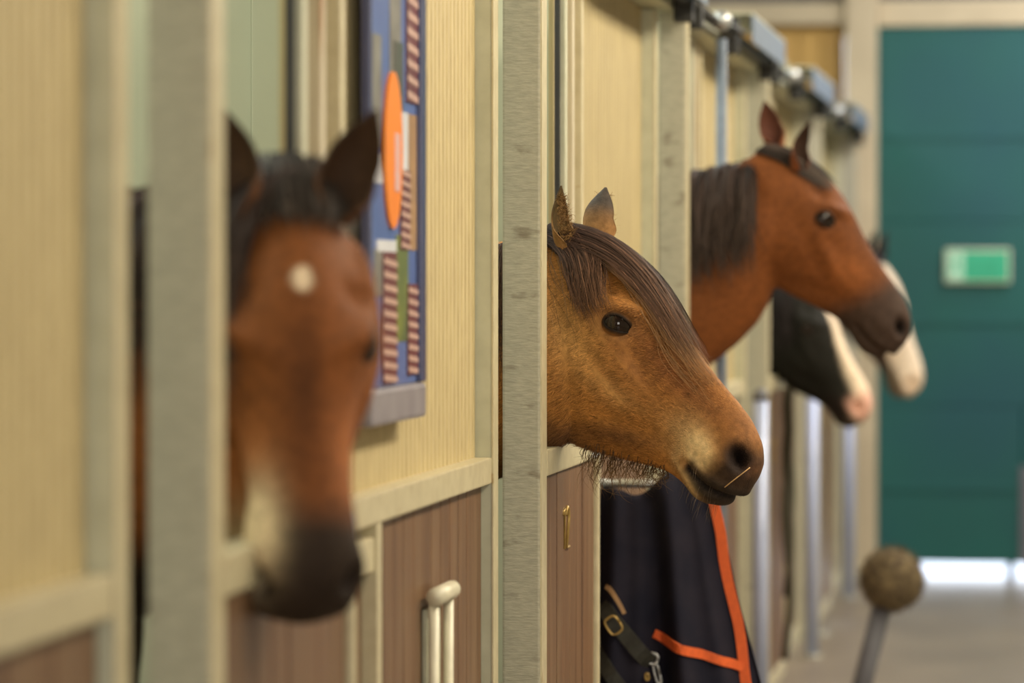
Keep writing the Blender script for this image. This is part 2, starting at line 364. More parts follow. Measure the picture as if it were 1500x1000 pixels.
printed('picture', py(.05), py(.22), 1.77, 1.82, 'p_white'); printed('picture', py(.02), py(.20), 1.83, 2.02, 'p_grey')
printed('picture', py(.38), py(.62), 1.96, 2.26, 'p_grey'); printed('picture', py(.45), py(.66), 1.90, 2.02, 'p_dark', 2)
printed('picture', py(.55), py(.76), 1.80, 1.90, 'p_white', 3); printed('picture', py(.78), py(.98), 1.66, 1.90, 'p_tan')
printed('picture', py(.52), py(.78), 1.50, 1.685, 'p_green'); printed('picture', py(.10), py(.50), 1.655, 1.675, 'p_white', 3)
printed('picture', py(.05), py(.30), 1.58, 1.66, 'p_grey', 1)
def rope_print(y0, y1, z0, z1, pitch=.028):
    printed('rope_picture', y0, y1, z0, z1, 'maroon', 4)
    bm = bmesh.new(); z = z0
    while z + pitch * .5 < z1:
        q = []
        for x in (XP + .003, XP + .0042):
            for (yy, zz) in ((y0, z + pitch * .30), (y0, z + pitch * .75), (y1, z + pitch * .45), (y1, z)): q.append(bm.verts.new((x, yy, min(zz, z1))))
        for fc in ((0, 1, 2, 3), (7, 6, 5, 4), (0, 4, 5, 1), (1, 5, 6, 2), (2, 6, 7, 3), (3, 7, 4, 0)): bm.faces.new([q[j] for j in fc])
        z += pitch
    s = obj_bm('rope_strands', bm, 'ropewhite', t)
rope_print(py(.74), py(1.0), 1.92, 2.28); rope_print(py(.60), py(.80), 1.66, 1.80, .018); rope_print(py(.22), py(.50), 1.43, 1.655, .022); rope_print(py(.76), py(.98), 1.44, 1.60, .02)
oc = py(.42); vs = []; n = 40
for x in (XP, XP + .005):
    vs.append((x, oc, 1.83))
    for k in range(n): vs.append((x, oc + .085 * math.cos(2 * math.pi * k / n), 1.83 + .135 * math.sin(2 * math.pi * k / n)))
fs = [(n + 1, n + 2 + k, n + 2 + (k + 1) % n) for k in range(n)] + [(1 + k, 1 + (k + 1) % n, n + 2 + (k + 1) % n, n + 2 + k) for k in range(n)]
mk('orange_oval', vs, fs, 'p_orange', t, smooth=False)
box('oval_print', (XP + .004, oc + .005, 1.76), (XP + .0062, oc + .05, 1.86), 'p_pink', t, bev=0)

# cream tube handle frame on the brown boards
t = thing('hanging_frame', 'cream tubular frame standing against the brown boards', 'frame', (-1.14, 6.72, .5))
box('back_plate', (-1.158, 6.735, .3), (-1.148, 6.885, 1.0), 'pale_steel', t, bev=.002)
tube('side_tube', [(-1.135, 6.728, .3), (-1.135, 6.728, 1.02)], .010, 'white', t, 12)
tube('side_tube', [(-1.135, 6.893, .3), (-1.135, 6.893, 1.02)], .010, 'white', t, 12)
tube('roller', [(-1.13, 6.715, 1.025), (-1.13, 6.905, 1.025)], .017, 'white', t, 16)
# white strip with a pink mark at the near door's end
t = thing('marker_strip', 'white upright strip with a pinkish mark at the near door end', 'marker', (-1.10, 5.72, .3))
tube('strip', [(-1.12, 5.72, .012), (-1.12, 5.72, 1.09)], .021, 'skin_white', t, 14)
tube('mark', [(-1.12, 5.72, .86), (-1.12, 5.72, .94)], .0225, 'red', t, 14)

# hanging lead rope on a far post
t = thing('lead_rope', 'dark olive lead rope hanging on the far stall fronts', 'rope', (-1.04, 14.2, 1.1))
tube('hook', [(-1.064, 14.25, 1.222), (-1.04, 14.25, 1.222), (-1.03, 14.25, 1.23)], .008, 'zinc', t, 8)
for k, dy in enumerate((-.03, 0, .035)):
    tube('strand', [(-1.025 + .012 * math.sin(j * .8 + k * 2), 14.25 + dy, 1.20 - j * .08) for j in range(14 - k * 3)], .014, 'rope', t, 8)

# round bristle head on a grey pole
t = thing('bristle_ball', 'round brown bristly brush ball on a leaning grey pole in the aisle', 'brush', (-.62, 13.0, 0))
vs = []; fs = []
cx, cy, cz, R0 = -.572, 13.0, .57, .097
N = 2600
th = np.arccos(rng.uniform(-1, 1, N)); ph = rng.uniform(0, 2 * np.pi, N)
dirs = np.stack([np.sin(th) * np.cos(ph), np.sin(th) * np.sin(ph), np.cos(th)], 1)
bm = bmesh.new(); bmesh.ops.create_icosphere(bm, subdivisions=3, radius=R0 + .012, matrix=Matrix.Translation((cx, cy, cz)))
obj_bm('core', bm, 'bristle', t, smooth=True)
for d in dirs:
    s = np.cross(d, rng.normal(size=3)); s = s / np.linalg.norm(s) * .0022; L_ = R0 + rng.uniform(.018, .036); b = len(vs); c = np.array([cx, cy, cz])
    vs += [c + d * R0 - s, c + d * R0 + s, c + d * L_]; fs.append((b, b + 1, b + 2))
o = mk('bristles', vs, fs, 'bristle', t, smooth=False); o['kind'] = 'stuff'
tube('pole', [(-.72, 12.95, .012), (-.60, 13.0, .50)], .034, 'greypole', t, 12)
tube('foot', [(-.72, 12.95, 0), (-.72, 12.95, .014)], .07, 'greypole', t, 20)

# ------------------------------------------------------------------ horses
def herm(xs, ys, x):
    xs = np.asarray(xs, float); ys = np.asarray(ys, float); x = np.clip(x, xs[0], xs[-1])
    m = np.gradient(ys, xs); i = np.clip(np.searchsorted(xs, x) - 1, 0, len(xs) - 2)
    h = xs[i + 1] - xs[i]; t = (x - xs[i]) / h
    return (2*t**3 - 3*t**2 + 1) * ys[i] + (t**3 - 2*t**2 + t) * h * m[i] + (-2*t**3 + 3*t**2) * ys[i+1] + (t**3 - t**2) * h * m[i+1]
def smooth(a, b, x): t = np.clip((x - a) / (b - a), 0, 1); return t * t * (3 - 2 * t)
def nrm(v): v = np.asarray(v, float); return v / np.maximum(np.linalg.norm(v, axis=-1, keepdims=True), 1e-9)
TOP = ([-.14, 0, .1, .22, .33, .42, .52, .62, .72, .81, .90, .97, 1.015, 1.035], [-.20, -.02, .045, .082, .092, .085, .068, .057, .055, .056, .044, .010, -.040, -.095])
BOT_P = ([-.14, 0, .1, .2, .3, .4, .5, .58, .65, .73, .81, .87, .93, .98, 1.015, 1.035], [-.30, -.40, -.45, -.475, -.500, -.495, -.468, -.425, -.380, -.325, -.275, -.262, -.262, -.235, -.185, -.115])
BOT_B = ([-.14, 0, .1, .2, .3, .4, .5, .58, .65, .73, .81, .87, .93, .98, 1.015, 1.035], [-.26, -.34, -.40, -.43, -.44, -.425, -.385, -.345, -.305, -.265, -.238, -.236, -.240, -.215, -.175, -.115])
WID = ([-.14, 0, .1, .2, .3, .38, .46, .55, .65, .75, .83, .90, .96, 1.01, 1.035], [.06, .105, .135, .155, .165, .160, .138, .116, .098, .086, .083, .086, .082, .060, .012])
MC = np.array([-1, -.5, 0, .5, 1.])
MS = np.array([-.14, .1, .33, .5, .7, .85, 1.035])
MT = np.array([[.8, .95, 1, .95, .9], [.62, .9, .97, .95, .75], [.50, .80, .88, 1.03, .88], [.42, .74, .96, 1.0, .85], [.45, .74, .93, 1.0, .92], [.66, .88, 1.0, 1.0, .86], [.8, .95, 1, 1, .8]])
def mtab(s, c):
    s, c = np.broadcast_arrays(s, c); out = np.zeros(s.shape); i = np.clip(np.searchsorted(MS, s) - 1, 0, len(MS) - 2); t = smooth(0, 1, (s - MS[i]) / (MS[i+1] - MS[i]))
    j = np.clip(np.searchsorted(MC, c) - 1, 0, 3); u = smooth(0, 1, (c - MC[j]) / .5)
    return (MT[i, j] * (1-t) + MT[i+1, j] * t) * (1-u) + (MT[i, j+1] * (1-t) + MT[i+1, j+1] * t) * u
def hsurf(H, s, phi):
    s = np.asarray(s, float); phi = np.asarray(phi, float)
    zt = herm(*TOP, s) * H.get('ztop', 1); zb = herm(*H['bot'], s); c = np.cos(phi)
    z = (zt + zb) / 2 + (zt - zb) / 2 * c
    y = herm(*WID, s) * H.get('w', 1) * (1 + (H.get('muz', 1) - 1) * smooth(.5, .85, s)) * mtab(s, c) * np.maximum(1 - np.abs(c)**2.3, 0)**(1/2.3) * np.sign(np.sin(phi))
    s, y, z = np.broadcast_arrays(s, y, z)
    return np.stack([s, y, z], -1)
def frame(H):
    ps, P, R = math.radians(H['psi']), math.radians(H['pitch']), math.radians(H.get('roll', 0))
    hd = np.array([math.cos(ps), math.sin(ps), 0]); u = np.array([0, 0, 1.])
    a = hd * math.cos(P) - u * math.sin(P); d = hd * math.sin(P) + u * math.cos(P); l = np.cross(d, a)
    d2 = d * math.cos(R) + l * math.sin(R); l2 = l * math.cos(R) - d * math.sin(R)
    return np.stack([a, l2, d2])        # rows: axis (poll to nose), left, dorsal
def loc2w(H, p): return np.asarray(H['poll']) + (np.asarray(p) * H['L']) @ H['F']
def w2loc(H, p): return ((p - np.asarray(H['poll'])) @ H['F'].T) / H['L']
def rings_mesh(R):
    nr, nk = R.shape[:2]; fs = []
    for i in range(nr - 1):
        for k in range(nk): fs.append((i*nk + k, i*nk + (k+1) % nk, (i+1)*nk + (k+1) % nk, (i+1)*nk + k))
    fs.append(tuple(range(nk))[::-1]); fs.append(tuple(range((nr-1)*nk, nr*nk)))
    return R.reshape(-1, 3), fs
def ell_tube(pts, rup, rside, n=28, sub=4, upv=(0, 0, 1)):
    pts = np.asarray(pts, float); x = np.arange(len(pts)); xx = np.linspace(0, len(pts)-1, (len(pts)-1)*sub + 1)
    P = np.stack([herm(x, pts[:, i], xx) for i in range(3)], 1); ru = herm(x, rup, xx); rs = herm(x, rside, xx)
    T = nrm(np.gradient(P, axis=0)); S = nrm(np.cross(T, np.array(upv, float))); U = np.cross(S, T)
    th = np.linspace(0, 2*np.pi, n, endpoint=False)
    return rings_mesh(P[:, None] + U[:, None] * (ru[:, None] * np.cos(th))[..., None] + S[:, None] * (rs[:, None] * np.sin(th))[..., None])
EYE = (.367, -.040)
def build_horse(H):
    H['F'] = frame(H); L = H['L']
    root = thing('horse', H['label'], 'horse', (H['wither'][0], H['wither'][1], 0))
    parts = []
    s = np.concatenate([np.linspace(H.get('s0', -.14), .9, 50), .9 + .135 * np.sin(np.linspace(0, np.pi/2, 16))[1:]])
    phi = np.linspace(0, 2*np.pi, 56, endpoint=False)
    parts.append(rings_mesh(loc2w(H, hsurf(H, s[:, None], phi[None, :]))))
    n = H['neck']; parts.append(ell_tube([q[:3] for q in n], [q[3] for q in n], [q[4] for q in n]))
    g = H['H']; bh = math.radians(H.get('bodyang', 0)); f = np.array([math.cos(bh), math.sin(bh), 0]); sd = np.array([-f[1], f[0], 0]); w0 = np.array([H['wither'][0], H['wither'][1], 0.])
    def B(a, b, z): return w0 + f * a * g + sd * b * g + np.array([0, 0, z * g])
    bp = [(.30, .64, .05, .05), (.26, .65, .15, .13), (.12, .70, .26, .19), (-.1, .71, .28, .21), (-.4, .68, .29, .24), (-.65, .70, .27, .23), (-.85, .74, .25, .22), (-1.0, .74, .18, .16), (-1.07, .74, .05, .05)]
    parts.append(ell_tube([B(a, 0, z) for a, z, _, _ in bp], [r * g for *_, r, _ in bp], [r * g for *_, r in bp]))
    for sy in (-1, 1):
        for leg in (((.12, .62, .10), (.12, .48, .065), (.12, .34, .045), (.115, .30, .034), (.12, .12, .026), (.13, .06, .034), (.15, .01, .048)),
                    ((-.85, .66, .14), (-.80, .50, .10), (-.88, .40, .055), (-.96, .31, .045), (-.94, .20, .03), (-.93, .12, .028), (-.91, .06, .035), (-.89, .01, .05))):
            parts.append(ell_tube([B(a, .12 * sy, z) for a, z, _ in leg], [r * g for *_, r in leg], [r * g for *_, r in leg], n=14, sub=3, upv=(1, 0, .01)))
    V = []; Fc = []; o = 0
    for v, fs in parts: V.append(v); Fc += [tuple(i + o for i in q) for q in fs]; o += len(v)
    me = bpy.data.meshes.new('body'); me.from_pydata(np.concatenate(V).tolist(), [], Fc)
    bm = bmesh.new(); bm.from_mesh(me); bmesh.ops.recalc_face_normals(bm, faces=bm.faces); bm.to_mesh(me); bm.free()
    ob = bpy.data.objects.new('body', me); COL.objects.link(ob)
    r = ob.modifiers.new('r', 'REMESH'); r.mode = 'VOXEL'; r.voxel_size = H['voxel']; r.use_smooth_shade = True
    m = ob.modifiers.new('s', 'SMOOTH'); m.factor = .5; m.iterations = H.get('smooth', 8)
    dg = bpy.context.evaluated_depsgraph_get(); me2 = bpy.data.meshes.new_from_object(ob.evaluated_get(dg))
    ob.modifiers.clear(); ob.data = me2; bpy.data.meshes.remove(me)
    nv = len(me2.vertices); co = np.empty(nv*3); me2.vertices.foreach_get('co', co); co = co.reshape(-1, 3)
    no = np.empty(nv*3); me2.vertices.foreach_get('normal', no); no = no.reshape(-1, 3)
    q = w2loc(H, co); S, Yl, Z = q.T; ay = np.abs(Yl)
    inhead = (S > -.05) & (S < 1.1) & (ay < .25) & (Z > -.6) & (Z < .2)
    side = smooth(.015, .04, ay)
    def G(cs, cz, rs, rz, ang=0):
        a = math.radians(ang); ds, dz = S - cs, Z - cz; u = ds*math.cos(a) + dz*math.sin(a); v = -ds*math.sin(a) + dz*math.cos(a)
        return np.exp(-((u/rs)**2 + (v/rz)**2)) * side
    d = np.zeros(nv); es, ez = EYE
    d += .024 * G(es - .01, ez + .058, .065, .024, 35) + .008 * G(es + .05, ez - .03, .04, .03)
    d -= .020 * G(es - .11, ez + .055, .035, .03)
    d -= .022 * G(es, ez, .036, .028, 37)
    d += .009 * G(.50, -.125, .13, .022, -4) - .009 * G(.52, -.185, .12, .028, -6) - .008 * G(.47, -.06, .10, .03, -6)
    d += .012 * G(.30, -.30, .10, .10) - .014 * G(.60, -.255, .10, .035, 32)
    d -= .007 * G(.66, -.02, .12, .04) + .006 * G(.74, -.16, .05, .07)
    d += .008 * G(.80, -.135, .06, .05) + .010 * G(.90, -.10, .05, .035)
    ns, nz = .952, -.040
    d += .016 * G(ns - .012, nz, .062, .048, -15) - .075 * G(ns, nz, .034, .021, -20)
    # mouth: a groove from the corner to the front of the lips
    mp = np.array([(.838, -.192), (.885, -.197), (.94, -.190), (.985, -.172), (1.03, -.150)])
    dm = np.full(nv, 9.)
    for a, b in zip(mp[:-1], mp[1:]):
        ab = b - a; t = np.clip(((S - a[0])*ab[0] + (Z - a[1])*ab[1]) / (ab @ ab), 0, 1); dm = np.minimum(dm, np.hypot(S - a[0] - t*ab[0], Z - a[1] - t*ab[1]))
    inm = smooth(.80, .84, S)
    d -= .015 * np.exp(-(dm/.0085)**2) * inm
    d += .008 * np.exp(-((dm - .028)/.016)**2) * inm
    d *= inhead * L
    co = co + no * d[:, None]
    me2.vertices.foreach_set('co', co.ravel()); me2.update()
    q = w2loc(H, co); H['dm'] = dm
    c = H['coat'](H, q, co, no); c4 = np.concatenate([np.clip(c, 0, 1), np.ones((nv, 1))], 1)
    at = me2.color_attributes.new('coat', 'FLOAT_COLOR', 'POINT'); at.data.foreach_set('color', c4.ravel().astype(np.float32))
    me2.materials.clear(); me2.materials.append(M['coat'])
    ob.parent = root; ob.matrix_parent_inverse = Matrix.Translation(-root.location)
    H['mesh'] = (me2, co, no, c); H['root'] = root
    # eyes
    P = math.radians(47 - 12)
    for sy in (-1, 1):
        cphi = math.acos(np.clip((ez - (herm(*TOP, es) + herm(*H['bot'], es))/2) / ((herm(*TOP, es) - herm(*H['bot'], es))/2), -1, 1))
        sp = hsurf(H, es, cphi)[1]
        nl = nrm([.16, .95 * sy, .24]); e1 = np.array([math.cos(P), 0, math.sin(P)]); e1 = nrm(e1 - nl * (e1 @ nl)); e2 = np.cross(nl, e1) * sy
        if e2[2] < 0: e2 = -e2
        R = .060; cen = np.array([es, sp * sy, ez]) - nl * (R - H.get('eyeout', .012))
        bm = bmesh.new(); bmesh.ops.create_uvsphere(bm, u_segments=32, v_segments=20, radius=R * L, matrix=Matrix.Translation(Vector(loc2w(H, cen))))
        obj_bm('eye', bm, 'eye', root, smooth=True)
        th = np.linspace(0, 2*np.pi, 40, endpoint=False); vs = []; cs = []
        base = H['coat'](H, np.array([[es, sp*sy, ez + .06]]), np.array([loc2w(H, [es, sp*sy, ez + .06])]), None)[0]; dk = np.array([.014, .009, .006])
        ux = np.cos(th); uy = np.sin(th)
        al = np.sign(uy) * np.abs(uy)**1.15
        for k, (gr, off, cc) in enumerate(((0, -.002, 0), (0, .002, 0), (.0032, .0036, 0), (.0080, .0046, .12), (.019, .003, .85), (.042, -.014, 1))):
            for x, yv in zip(ux, al):
                up_ = .025 if yv > 0 else .020
                px_ = x * (.038 * (1.34 if x > 0 else 1) + gr); pz_ = yv * (up_ + gr) - (.008 * x if x > 0 else 0)
                rr = math.hypot(px_, pz_); h = math.sqrt(max(R*R - min(rr, R * .97)**2, 0)) - max(0, rr - R * .97) * .9
                vs.append(loc2w(H, cen + e1*px_ + e2*pz_ + nl*(h + off))); cs.append(dk * (1 - cc) + base * cc)
        fs = [(i*40 + k, i*40 + (k+1) % 40, (i+1)*40 + (k+1) % 40, (i+1)*40 + k) for i in range(5) for k in range(40)]
        lo = mk('eyelid', vs, fs, 'coat', root); set_attr(lo.data, np.array(cs))
    # ears
    for e in H['ears']: make_ear(H, *e)
    return root
def set_attr(me, c):
    at = me.color_attributes.new('coat', 'FLOAT_COLOR', 'POINT')
    at.data.foreach_set('color', np.concatenate([np.clip(c, 0, 1), np.ones((len(c), 1))], 1).ravel().astype(np.float32))
def make_ear(H, base, axis, opn, ln, wd, cb, ct, ci):
    """cupped ear: base in head space, axis and opening direction in world space"""
    b = loc2w(H, base); ax = nrm(axis); op = np.array(opn, float); op = nrm(op - ax * (op @ ax)); sd = np.cross(ax, op)
    nv_, nu = 22, 17; vs = []; cs = []
    for layer in (0, 1):
        for i in range(nv_):
            v = i / (nv_ - 1); r = wd * (.62 + .75 * math.sin(min(v / .45, 1) * math.pi / 2) * .5) * (1 - smooth(.50, 1.03, v)) ** .62 + .0012
            A = 2.75 - 1.7 * smooth(0, .5, v)
            for k in range(nu):
                t = (k / (nu - 1) * 2 - 1) * A; rr = r - layer * min(.0045, r * .5)
                p = b + ax * (ln * (1.14 * v - .22)) + op * (-rr * math.cos(t) * .85 + .010 * v * v + (r * .25)) + sd * (rr * math.sin(t))
                vs.append(p); e = abs(k / (nu - 1) * 2 - 1)
                c = np.array(cb) * (1 - smooth(.25, .75, v)) + np.array(ct) * smooth(.25, .75, v) if layer == 0 else np.array(ci)
                cs.append(c)
    fs = []; n1 = nv_ * nu
    for i in range(nv_ - 1):
        for k in range(nu - 1):
            a = i*nu + k; fs.append((a, a+1, a+nu+1, a+nu)); fs.append((n1+a, n1+a+nu, n1+a+nu+1, n1+a+1))
        for k in (0, nu-1): a = i*nu + k; fs.append((a, a+nu, n1+a+nu, n1+a) if k else (a, n1+a, n1+a+nu, a+nu))
    for k in range(nu - 1): a = (nv_-1)*nu + k; fs.append((a, a+1, n1+a+1, n1+a))
    o = mk('ear', vs, fs, 'coat', H['root']); set_attr(o.data, np.array(cs)); return o
def strands(name, P, wid, nor, col, parent, m='hair', tipcol=None, stuff=True):
    """P (N,K,3) paths; flat tapered blades lying on the coat"""
    N, K, _ = P.shape; T = nrm(np.gradient(P, axis=1)); sdv = nrm(np.cross(T, nor[:, None, :]))
    tp = (1 - np.linspace(0, 1, K)**2 * .92)[None, :, None] * np.asarray(wid).reshape(-1, 1, 1) / 2
    V = np.stack([P - sdv * tp, P + sdv * tp], 2).reshape(-1, 3)
    b = (np.arange(N) * K * 2)[:, None] + (np.arange(K - 1) * 2)[None, :]
    Fc = np.stack([b, b + 1, b + 3, b + 2], -1).reshape(-1, 4)
    me = bpy.data.meshes.new(name); me.vertices.add(len(V)); me.vertices.foreach_set('co', V.ravel())
    me.loops.add(Fc.size); me.loops.foreach_set('vertex_index', Fc.ravel().astype(np.int32))
    me.polygons.add(len(Fc)); me.polygons.foreach_set('loop_start', (np.arange(len(Fc)) * 4).astype(np.int32)); me.polygons.foreach_set('loop_total', np.full(len(Fc), 4, np.int32))
    me.polygons.foreach_set('use_smooth', np.ones(len(Fc), bool)); me.update()
    t = np.linspace(0, 1, K)[None, :, None]
    C = col[:, None, :] * (1 - t) + (tipcol if tipcol is not None else col)[:, None, :] * t
    C = np.repeat(C[:, :, None, :], 2, axis=2).reshape(-1, 3); set_attr(me, C)
    o = finish(bpy.data.objects.new(name, me), name, m, parent)
    if stuff: o['kind'] = 'stuff'
    return o
def fur(H, N, region, lenf, dirf, wid, name='fur', cj=.30):
    me, co, no, c = H['mesh']; me.calc_loop_triangles(); nt = len(me.loop_triangles); tri = np.empty(nt*3, np.int32); me.loop_triangles.foreach_get('vertices', tri); tri = tri.reshape(-1, 3)
    cen = co[tri].mean(1); q = w2loc(H, cen); w = region(q, cen)
    area_ = np.linalg.norm(np.cross(co[tri[:, 1]] - co[tri[:, 0]], co[tri[:, 2]] - co[tri[:, 0]]), axis=1) * w
    ix = rng.choice(nt, N, p=area_ / area_.sum()); u = rng.random((N, 2)); fl = u.sum(1) > 1; u[fl] = 1 - u[fl]; t = tri[ix]
    bw = np.stack([1 - u.sum(1), u[:, 0], u[:, 1]], 1)[..., None]
    p = (co[t] * bw).sum(1); n = nrm((no[t] * bw).sum(1)); cc = (c[t] * bw).sum(1); q = w2loc(H, p)
    ln = lenf(q) * rng.uniform(.6, 1.25, N); D = dirf(q, p) + rng.normal(size=(N, 3)) * .22
    D = nrm(D - n * (D * n).sum(1, keepdims=True))
    # clumps: neighbours lean the same way
    cl = np.sin(p @ np.array([210., 95, 170])) + np.sin(p @ np.array([-120., 230, 90]) + 1.3); sdv = nrm(np.cross(D, n)); D = nrm(D + sdv * (cl * .16)[:, None])
    tt = np.array([0, .35, .7, 1.])[None, :, None]; lift = .34
    P = p[:, None] + ln[:, None, None] * (D[:, None] * tt * .95 + n[:, None] * (lift * tt * (1 - .45 * tt))) - n[:, None] * .001
    br = (1 + rng.normal(size=N) * cj + cl * .10 + .16 * vnoise(p, 55))[:, None]; col = cc * np.clip(br, .4, 1.7)
    return strands(name, P, wid(q) * rng.uniform(.7, 1.3, N), n, col * .92, H['root'], 'hair', col * 1.25)
def surf_hair(H, paths, name, col, tip, wid, K=14, off=(.006, .012), jit=.004):
    """hair laid along (s, phi) tracks of the head surface"""
    N = len(paths); P = np.zeros((N, K, 3)); t = np.linspace(0, 1, K)
    A = np.array(paths); # (N,4,2)
    x = np.linspace(0, 1, A.shape[1])
    S = np.stack([np.interp(t, x, a[:, 0]) for a in A]); F_ = np.stack([np.interp(t, x, a[:, 1]) for a in A])
    for _ in range(3): S[:, 1:-1] = (S[:, :-2] + S[:, 2:] + 2*S[:, 1:-1]) / 4; F_[:, 1:-1] = (F_[:, :-2] + F_[:, 2:] + 2*F_[:, 1:-1]) / 4
    ph = rng.uniform(0, 6.28, (N, 1)); fr = rng.uniform(1.5, 4, (N, 1)); am = rng.uniform(0, 1, (N, 1))
    F_ = F_ + np.sin(t[None] * fr * 3 + ph) * .035 * am * t[None]; S = S + np.cos(t[None] * fr * 2.6 + ph) * .008 * am * t[None]
    e = 1e-3; p0 = hsurf(H, S, F_); du = hsurf(H, S + e, F_) - p0; dv = hsurf(H, S, F_ + e) - p0
    nl = nrm(np.cross(dv, du)); cent = np.stack([S, S * 0, S * 0 - .19], -1); sg_ = np.sign(((p0 - cent) * nl).sum(-1, keepdims=True)); nl = nl * sg_
    cl_ = np.sin(A[:, -1, 1] * 60)[:, None] + np.sin(A[:, -1, 0] * 47 + 1)[:, None]; F_ = F_ + cl_ * .018 * t[None]
    o_ = rng.uniform(off[0], off[1], (N, 1)) * (1 - .35 * t[None]) / H['L'] + .003
    P = loc2w(H, p0 + nl * o_[..., None]); nw = nrm(nl.mean(1) @ H['F'])
    br = rng.uniform(.45, 1.3, (N, 1)) * (1 + .25 * cl_) * np.where(rng.random((N, 1)) < .10, 2.2, 1); c0 = np.array(col)[None] * br; c1 = np.array(tip)[None] * br
    return strands(name, P, np.full(N, wid) * rng.uniform(.6, 1.4, N), nw, c0, H['root'], 'hair', c1)
def free_hair(H, roots, ctrl, name, col, tip, wid, K=12, jit=.004, nor=(0, -1, 0)):
    """roots (N,3), ctrl (N,m,3) offsets of a control polyline from the root"""
    N = len(roots); t = np.linspace(0, 1, K); x = np.linspace(0, 1, ctrl.shape[1])
    P = np.stack([np.stack([np.interp(t, x, ctrl[i, :, k]) for k in range(3)], 1) for i in range(N)])
    for _ in range(2): P[:, 1:-1] = (P[:, :-2] + P[:, 2:] + 2*P[:, 1:-1]) / 4
    ph = rng.uniform(0, 6.28, (N, 1, 3)); P += np.sin(t[None, :, None] * rng.uniform(3, 9, (N, 1, 1)) + ph) * jit * t[None, :, None]
    P += roots[:, None]
    br = rng.uniform(.55, 1.5, (N, 1))
    return strands(name, P, np.full(N, wid) * rng.uniform(.6, 1.4, N), np.tile(nrm(np.array(nor, float)), (N, 1)) + rng.normal(size=(N, 3)) * .3, np.array(col)[None] * br, H['root'], 'hair', np.array(tip)[None] * br)
def mixa(c, t, m): return c * (1 - m[:, None]) + np.array(t)[None] * m[:, None]
def gs(S, Z, cs, cz, rs, rz, ang=0):
    a = math.radians(ang); ds, dz = S - cs, Z - cz; u = ds*math.cos(a) + dz*math.sin(a); v = -ds*math.sin(a) + dz*math.cos(a); return np.exp(-((u/rs)**2 + (v/rz)**2))
def vnoise(p, f): p = p * f; return (np.sin(p[:, 0]*1.0 + 1.7*np.sin(p[:, 1]*1.3)) + np.sin(p[:, 1]*1.1 + 1.9*np.sin(p[:, 2]*.9)) + np.sin(p[:, 2]*1.2 + 1.5*np.sin(p[:, 0]*.8))) / 3

def coat_pony(H, q, p, n):
    S, Y, Z = q.T; N = len(S); c = np.tile(np.array([.43, .188, .045]), (N, 1)); nz = vnoise(p, 30)
    c = c * (1 + .10 * nz)[:, None]
    head = smooth(-.1, .05, S)
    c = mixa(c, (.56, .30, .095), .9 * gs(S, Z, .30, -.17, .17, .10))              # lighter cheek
    c = mixa(c, (.54, .29, .10), .75 * gs(S, Z, .52, -.20, .12, .05, 15))
    c = mixa(c, (.19, .070, .022), .9 * gs(S, Z, .64, -.01, .32, .075))           # browner nasal bone
    c = mixa(c, (.24, .10, .035), .6 * gs(S, Z, .50, -.10, .16, .035, -10))  # shade of the cheek groove, put into the coat as a streak
    c = mixa(c, (.12, .06, .03), .85 * smooth(-.36, -.45, Z) * smooth(.30, .5, S) * smooth(.9, .7, S))  # shadow under the jaw, painted into the coat colour
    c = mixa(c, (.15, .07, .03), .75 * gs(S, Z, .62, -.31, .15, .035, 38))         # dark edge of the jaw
    c = mixa(c, (.78, .57, .29), 1.0 * np.minimum(1, 1.5 * gs(S, Z, .845, -.125, .070, .048, -15)))      # mealy patch
    c = mixa(c, (.50, .33, .15), .6 * gs(S, Z, .76, -.13, .07, .07))
    c = mixa(c, (.24, .105, .04), .75 * gs(S, Z, .90, .04, .12, .035))
    muz = smooth(.875, .955, S - .25 * (Z + .1)) * smooth(.045, -.03, Z)
    c = mixa(c, (.036, .024, .017), .95 * muz)
    dm = np.full(N, 9.); mp = np.array([(.838, -.192), (.885, -.197), (.94, -.190), (.985, -.172), (1.03, -.150)])
    for a, b in zip(mp[:-1], mp[1:]):
        ab = b - a; t = np.clip(((S - a[0])*ab[0] + (Z - a[1])*ab[1]) / (ab @ ab), 0, 1); dm = np.minimum(dm, np.hypot(S - a[0] - t*ab[0], Z - a[1] - t*ab[1]))
    c = mixa(c, (.035, .026, .019), .92 * smooth(.050, .022, dm) * smooth(.83, .86, S))
    c = mixa(c, (.60, .43, .21), .95 * gs(S, Z, .905, -.240, .040, .018, 0)); c = mixa(c, (.56, .38, .18), .9 * gs(S, Z, .862, -.226, .060, .012, -12))
    c = mixa(c, (.50, .35, .17), .6 * gs(S, Z, .80, -.19, .02, .05, 20))
    c = mixa(c, (.012, .008, .007), smooth(.011, .005, dm) * smooth(.835, .85, S))
    c = mixa(c, (.035, .022, .017), np.minimum(1, 1.3 * gs(S, Z, .950, -.042, .060, .044, -18)))
    c = mixa(c, (.010, .006, .005), np.minimum(1, 1.5 * gs(S, Z, .952, -.040, .038, .022, -20)))
    c = mixa(c, (.20, .09, .04), .6 * gs(S, Z, 1.02, -.03, .03, .03))
    c = mixa(c, (.06, .035, .02), .8 * np.minimum(1, 1.2 * gs(S, Z, .367, -.040, .060, .042, 35)) * (np.abs(Y) > .05))
    body = smooth(-.02, -.25, S) * smooth(-.2, .2, Z + .3)
    return c

